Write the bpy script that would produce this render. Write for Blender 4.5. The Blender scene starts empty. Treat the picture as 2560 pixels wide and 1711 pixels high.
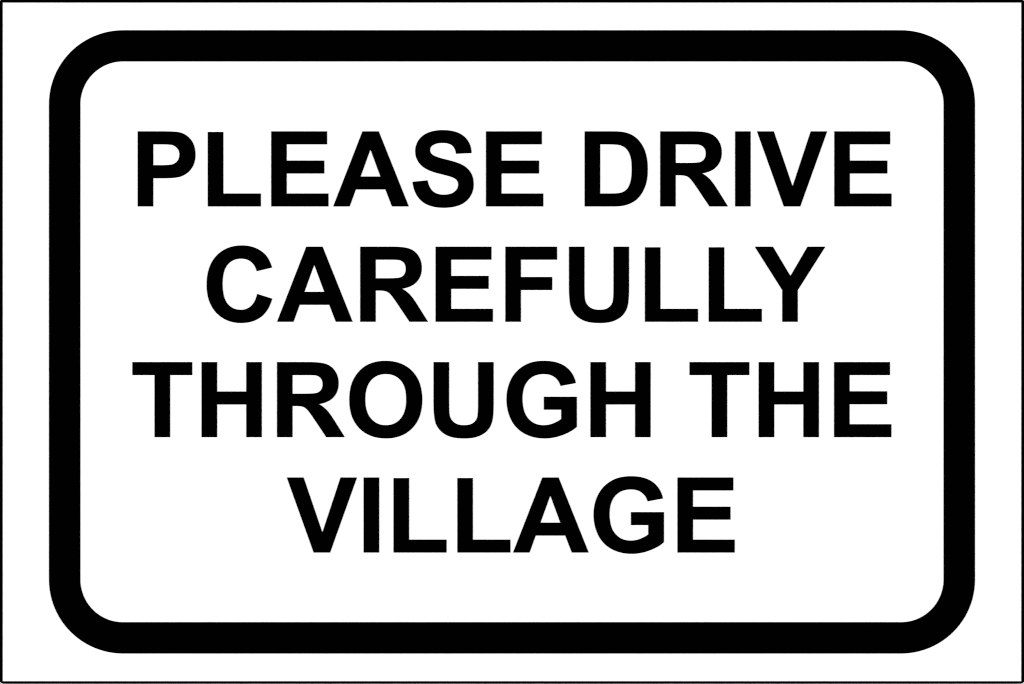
import bpy, math, re
from mathutils import Vector

C = bpy.context.scene
col = C.collection
W, H = 0.600, 0.600 * 684 / 1024        # area of the sign in view, metres
PW, PH = 2560.0, 1711.0                 # drawing units of the sign's artwork
SX, SY = W / PW, H / PH
Z0 = 0.90                               # height of the lower edge of the artwork on the wall
FILM, SINK, PLATE = 0.00030, 0.00010, 0.0030
INK = 0.40                              # ink spread of the print, drawing units

def P(x, y):                            # artwork drawing units -> metres (sign plane is XZ, facing -Y)
    return ((x - PW / 2) * SX, Z0 + (PH - y) * SY)

# ------------------------------------------------------------------ materials
def material(name, base, rough, spec, bump=0.0, scale=400, var=0.0):
    m = bpy.data.materials.new(name); m.use_nodes = True
    nt = m.node_tree; b = nt.nodes['Principled BSDF']
    b.inputs['Specular IOR Level'].default_value = spec
    tc = nt.nodes.new('ShaderNodeTexCoord')
    n = nt.nodes.new('ShaderNodeTexNoise'); n.inputs['Scale'].default_value = scale
    n.inputs['Detail'].default_value = 4
    nt.links.new(tc.outputs['Object'], n.inputs['Vector'])
    mr = nt.nodes.new('ShaderNodeMapRange')
    mr.inputs['To Min'].default_value = rough - .04; mr.inputs['To Max'].default_value = rough + .04
    nt.links.new(n.outputs['Fac'], mr.inputs['Value']); nt.links.new(mr.outputs['Result'], b.inputs['Roughness'])
    if var:
        cr = nt.nodes.new('ShaderNodeMix'); cr.data_type = 'RGBA'
        cr.inputs[6].default_value = (*[c * (1 - var) for c in base], 1)
        cr.inputs[7].default_value = (*base, 1)
        nt.links.new(n.outputs['Fac'], cr.inputs[0]); nt.links.new(cr.outputs[2], b.inputs['Base Color'])
    else:
        b.inputs['Base Color'].default_value = (*base, 1)
    if bump:
        bp = nt.nodes.new('ShaderNodeBump'); bp.inputs['Strength'].default_value = bump
        bp.inputs['Distance'].default_value = 0.0002
        nt.links.new(n.outputs['Fac'], bp.inputs['Height']); nt.links.new(bp.outputs['Normal'], b.inputs['Normal'])
    return m

WHITE = material('white_coated_plate', (.82, .82, .82), .35, .3, bump=.02, scale=900, var=.005)
BLACK = material('black_print_film', (.00012, .00012, .00012), .25, .02)
WALL = material('white_wall_paint', (.82, .82, .82), .7, .2, bump=.15, scale=300, var=.01)

# ------------------------------------------------------------------ shapes
def area(p):
    return sum(p[i][0] * p[(i + 1) % len(p)][1] - p[(i + 1) % len(p)][0] * p[i][1] for i in range(len(p))) / 2

def spread(loops, d):
    """grow the first loop outwards and shrink the holes by d (mitred)"""
    out = []
    for k, p in enumerate(loops):
        s = (1 if area(p) > 0 else -1) * (1 if k == 0 else -1)
        n = len(p); q = []
        for i in range(n):
            a, b, c = Vector(p[i - 1]), Vector(p[i]), Vector(p[(i + 1) % n])
            e, f = (b - a).normalized(), (c - b).normalized()
            ne, nf = Vector((e.y, -e.x)), Vector((f.y, -f.x))
            m = (ne + nf); m = m / max(m.dot(ne), .35)
            q.append(tuple(b + m * d * s))
        out.append(q)
    return out

def flat_piece(name, loops, y_front, y_back, mat, parent):
    """extruded flat shape bounded by loops (outline, then holes) given in drawing units"""
    cu = bpy.data.curves.new(name, 'CURVE'); cu.dimensions = '2D'; cu.fill_mode = 'BOTH'
    for lp in loops:
        sp = cu.splines.new('POLY'); sp.points.add(len(lp) - 1); sp.use_cyclic_u = True
        for i, (x, y) in enumerate(lp):
            X, Z = P(x, y); sp.points[i].co = (X, Z, 0, 1)
    cu.extrude = (y_back - y_front) / 2
    t = bpy.data.objects.new('tmp', cu); col.objects.link(t)
    dg = bpy.context.evaluated_depsgraph_get()
    me = bpy.data.meshes.new_from_object(t.evaluated_get(dg))
    bpy.data.objects.remove(t); bpy.data.curves.remove(cu)
    yc = (y_front + y_back) / 2
    xs = [v.co.x for v in me.vertices]; zs = [v.co.y for v in me.vertices]
    cx, cz = (min(xs) + max(xs)) / 2, (min(zs) + max(zs)) / 2
    for v in me.vertices:
        v.co = (v.co.x - cx, -v.co.z, v.co.y - cz)
    me.name = name; me.materials.clear(); me.materials.append(mat)
    for p in me.polygons: p.use_smooth = False; p.material_index = 0
    o = bpy.data.objects.new(name, me); col.objects.link(o)
    if parent:
        o.parent = parent
        o.location = Vector((cx, yc, cz)) - parent.location
    else:
        o.location = (cx, yc, cz)
    return o

def rounded(x0, y0, x1, y1, r, n=24):
    pts = []
    for cx, cy, a0 in ((x0 + r, y0 + r, 180), (x1 - r, y0 + r, 270), (x1 - r, y1 - r, 0), (x0 + r, y1 - r, 90)):
        for i in range(n + 1):
            a = math.radians(a0 + 90 * i / n)
            pts.append((cx + r * math.cos(a), cy + r * math.sin(a)))
    return pts

# ------------------------------------------------------------------ letter outlines (bold grotesque capitals, 1466 high)
G = {
'A': (1479, "M1471 0L1149 0L1021 333L435 333L314 0L0 0L571 1466L884 1466Z M926 580L724 1124L526 580Z"),
'C': (1479, "M1087 539L1374 448Q1308 208 1154.5 91.5Q1001 -25 765 -25Q473 -25 285 174.5Q97 374 97 720Q97 1086 286 1288.5Q475 1491 783 1491Q1052 1491 1220 1332Q1320 1238 1370 1062L1077 992Q1051 1106 968.5 1172Q886 1238 768 1238Q605 1238 503.5 1121Q402 1004 402 742Q402 464 502 346Q602 228 762 228Q880 228 965 303Q1050 378 1087 539Z"),
'D': (1479, "M148 1466L689 1466Q872 1466 968 1438Q1097 1400 1189 1303Q1281 1206 1329 1065.5Q1377 925 1377 719Q1377 538 1332 407Q1277 247 1175 148Q1098 73 967 31Q869 0 705 0L148 0Z M444 1218L444 247L665 247Q789 247 844 261Q916 279 963.5 322Q1011 365 1041 463.5Q1071 562 1071 732Q1071 902 1041 993Q1011 1084 957 1135Q903 1186 820 1204Q758 1218 577 1218Z"),
'E': (1366, "M149 0L149 1466L1236 1466L1236 1218L445 1218L445 893L1181 893L1181 646L445 646L445 247L1264 247L1264 0Z"),
'F': (1251, "M151 0L151 1466L1156 1466L1156 1218L447 1218L447 871L1060 871L1060 623L447 623L447 0Z"),
'G': (1593, "M831 539L831 786L1469 786L1469 202Q1376 112 1199.5 43.5Q1023 -25 842 -25Q612 -25 441 71.5Q270 168 184 347.5Q98 527 98 738Q98 967 194 1145Q290 1323 475 1418Q616 1491 826 1491Q1099 1491 1252.5 1376.5Q1406 1262 1450 1060L1156 1005Q1125 1113 1039.5 1175.5Q954 1238 826 1238Q632 1238 517.5 1115Q403 992 403 750Q403 489 519 358.5Q635 228 823 228Q916 228 1009.5 264.5Q1103 301 1170 353L1170 539Z"),
'H': (1479, "M150 0L150 1466L446 1466L446 889L1026 889L1026 1466L1322 1466L1322 0L1026 0L1026 641L446 641L446 0Z"),
'I': (569, "M140 0L140 1466L436 1466L436 0Z"),
'L': (1251, "M157 0L157 1454L453 1454L453 247L1189 247L1189 0Z"),
'O': (1593, "M88 724Q88 948 155 1100Q205 1212 291.5 1301Q378 1390 481 1433Q618 1491 797 1491Q1121 1491 1315.5 1290Q1510 1089 1510 731Q1510 376 1317 175.5Q1124 -25 801 -25Q474 -25 281 174.5Q88 374 88 724Z M393 734Q393 485 508 356.5Q623 228 800 228Q977 228 1090.5 355.5Q1204 483 1204 738Q1204 990 1093.5 1114Q983 1238 800 1238Q617 1238 505 1112.5Q393 987 393 734Z"),
'P': (1366, "M149 0L149 1466L624 1466Q894 1466 976 1444Q1102 1411 1187 1300.5Q1272 1190 1272 1015Q1272 880 1223 788Q1174 696 1098.5 643.5Q1023 591 945 574Q839 553 638 553L445 553L445 0Z M445 1218L445 802L607 802Q782 802 841 825Q900 848 933.5 897Q967 946 967 1011Q967 1091 920 1143Q873 1195 801 1208Q748 1218 588 1218Z"),
'R': (1479, "M150 0L150 1466L773 1466Q1008 1466 1114.5 1426.5Q1221 1387 1285 1286Q1349 1185 1349 1055Q1349 890 1252 782.5Q1155 675 962 647Q1058 591 1120.5 524Q1183 457 1289 286L1468 0L1114 0L900 319Q786 490 744 534.5Q702 579 655 595.5Q608 612 506 612L446 612L446 0Z M446 846L665 846Q878 846 931 864Q984 882 1014 926Q1044 970 1044 1036Q1044 1110 1004.5 1155.5Q965 1201 893 1213Q857 1218 677 1218L446 1218Z"),
'S': (1366, "M74 477L362 505Q388 360 467.5 292Q547 224 682 224Q825 224 897.5 284.5Q970 345 970 426Q970 478 939.5 514.5Q909 551 833 578Q781 596 596 642Q358 701 262 787Q127 908 127 1082Q127 1194 190.5 1291.5Q254 1389 373.5 1440Q493 1491 662 1491Q938 1491 1077.5 1370Q1217 1249 1224 1047L928 1034Q909 1147 846.5 1196.5Q784 1246 659 1246Q530 1246 457 1193Q410 1159 410 1102Q410 1050 454 1013Q510 966 726 915Q942 864 1045.5 809.5Q1149 755 1207.5 660.5Q1266 566 1266 427Q1266 301 1196 191Q1126 81 998 27.5Q870 -26 679 -26Q401 -26 252 102.5Q103 231 74 477Z"),
'T': (1251, "M479 0L479 1218L44 1218L44 1466L1209 1466L1209 1218L775 1218L775 0Z"),
'U': (1479, "M147 1466L443 1466L443 672Q443 483 454 427Q473 337 544.5 282.5Q616 228 740 228Q866 228 930 279.5Q994 331 1007 406Q1020 481 1020 655L1020 1466L1316 1466L1316 696Q1316 432 1292 323Q1268 214 1203.5 139Q1139 64 1031 19.5Q923 -25 749 -25Q539 -25 430.5 23.5Q322 72 259 149.5Q196 227 176 312Q147 438 147 684Z"),
'V': (1366, "M525 0L1 1466L322 1466L693 381L1052 1466L1366 1466L841 0Z"),
'Y': (1366, "M536 0L536 617L-1 1466L347 1466L692 887L1030 1466L1370 1466L832 617L832 0Z"),
}
def outline(path, n=8):
    loops = []; cur = None
    for cmd, args in re.findall(r'([MLQZ])([^MLQZ]*)', path):
        a = [float(v) for v in args.split()]
        if cmd == 'M': cur = [(a[0], a[1])]
        elif cmd == 'L': cur.append((a[0], a[1]))
        elif cmd == 'Q':
            x0, y0 = cur[-1]
            for i in range(1, n + 1):
                t = i / n
                cur.append(((1-t)**2*x0 + 2*t*(1-t)*a[0] + t*t*a[2], (1-t)**2*y0 + 2*t*(1-t)*a[1] + t*t*a[3]))
        else:
            if math.dist(cur[0], cur[-1]) < 1e-6: cur.pop()
            loops.append(cur)
    return loops

# ------------------------------------------------------------------ the sign
YF = -0.0005 - PLATE                     # front face of the plate; wall surface is y = 0
sign = bpy.data.objects.new('road_sign', None); col.objects.link(sign)
sign.location = (0, -0.0005, Z0); sign.empty_display_size = .05
sign['label'] = 'white rectangular sign with thick black rounded border reading PLEASE DRIVE CAREFULLY THROUGH THE VILLAGE'
sign['category'] = 'road sign'
bpy.context.view_layer.update()

flat_piece('plate', [rounded(-2.2, -2.2, 2562.2, 1710.2, 11.7, 12)], YF, -0.0005, WHITE, sign)
film = dict(y_front=YF - FILM, y_back=YF + SINK, mat=BLACK, parent=sign)
o = flat_piece('edge_line', spread([rounded(-2.5, -2.5, 2562.5, 1710.5, 12, 12)], 0) +
           [[(x, y) for x, y in ((5.9+INK, 5.9+INK), (2554.05-INK, 5.9+INK), (2554.05-INK, 1704.7-INK), (5.9+INK, 1704.7-INK))]], **film)
o['label'] = 'thin black line round the very edge of the sign'
o = flat_piece('border', spread([rounded(123.0, 76.1, 2437.0, 1634.4, 184.5), rounded(200.2, 153.2, 2359.8, 1556.9, 107.3)], INK), **film)
o['label'] = 'thick black border with rounded corners framing the words'

U = 0.12753
LINES = [(325.8, 515.95, 'PLEASE DRIVE'), (504.7, 804.45, 'CAREFULLY'), (325.8, 1093.15, 'THROUGH THE'), (717.6, 1381.8, 'VILLAGE')]
KERN = {('L', 'Y'): -189}
ORD = ['first', 'second', 'third']
for x0, base, text in LINES:
    pen = 0; prev = None
    words = text.split(' '); wi = 0; seen = {}
    for ch in text:
        if ch == ' ':
            pen += 569; prev = None; wi += 1; seen = {}; continue
        pen += KERN.get((prev, ch), 0)
        adv, path = G[ch]
        loops = [[(x0 + (x + pen) * U, base - y * U) for x, y in lp] for lp in outline(path)]
        o = flat_piece('letter', spread(loops, INK), **film)
        k = seen.get(ch, 0); seen[ch] = k + 1
        which = (ORD[k] + ' ') if words[wi].count(ch) > 1 else ''
        o['label'] = f'{which}black capital {ch} in the word {words[wi]}'
        pen += adv; prev = ch

# ------------------------------------------------------------------ wall behind
me = bpy.data.meshes.new('wall')
w, t = 2.2, .12
vs = [(-w, 0, -.3), (w, 0, -.3), (w, 0, 2.6), (-w, 0, 2.6), (-w, t, -.3), (w, t, -.3), (w, t, 2.6), (-w, t, 2.6)]
me.from_pydata(vs, [], [(0, 1, 2, 3), (5, 4, 7, 6), (4, 0, 3, 7), (1, 5, 6, 2), (3, 2, 6, 7), (4, 5, 1, 0)])
me.materials.append(WALL)
wall = bpy.data.objects.new('wall', me); col.objects.link(wall)
wall['kind'] = 'structure'; wall['label'] = 'plain white wall behind the sign'

# ------------------------------------------------------------------ lamps: four soft studio lamps round the camera axis
zc = Z0 + H / 2
def lamp(x, z, power):
    l = bpy.data.lights.new('studio_lamp', 'AREA'); l.shape = 'DISK'; l.size = 1.2; l.energy = power
    o = bpy.data.objects.new('studio_lamp', l); col.objects.link(o)
    o.location = (x, -3.8, zc + z)
    o.rotation_euler = (Vector((0, 0, zc)) - o.location).to_track_quat('-Z', 'Y').to_euler()
E = 173
for x, z in ((-4.2, 1.6), (4.2, 1.6), (-4.2, -1.6), (4.2, -1.6)): lamp(x, z, E)

wd = bpy.data.worlds.new('World'); C.world = wd; wd.use_nodes = True
wd.node_tree.nodes['Background'].inputs[0].default_value = (1, 1, 1, 1)
wd.node_tree.nodes['Background'].inputs[1].default_value = 0.01

# ------------------------------------------------------------------ camera
D = 2.2
cam = bpy.data.cameras.new('camera'); co = bpy.data.objects.new('camera', cam); col.objects.link(co)
co.location = (0, YF - FILM - D, zc); co.rotation_euler = (math.radians(90), 0, 0)
cam.sensor_width = 36; cam.sensor_fit = 'HORIZONTAL'; cam.lens = 36 * D / W
cam.clip_start = .05; cam.clip_end = 50
C.camera = co

C.view_settings.view_transform = 'Standard'; C.view_settings.look = 'None'
C.view_settings.exposure = 0; C.view_settings.gamma = 1; C.view_settings.use_curve_mapping = False
C.render.engine = 'CYCLES'
C.cycles.pixel_filter_type = 'BLACKMAN_HARRIS'; C.cycles.filter_width = 1.05
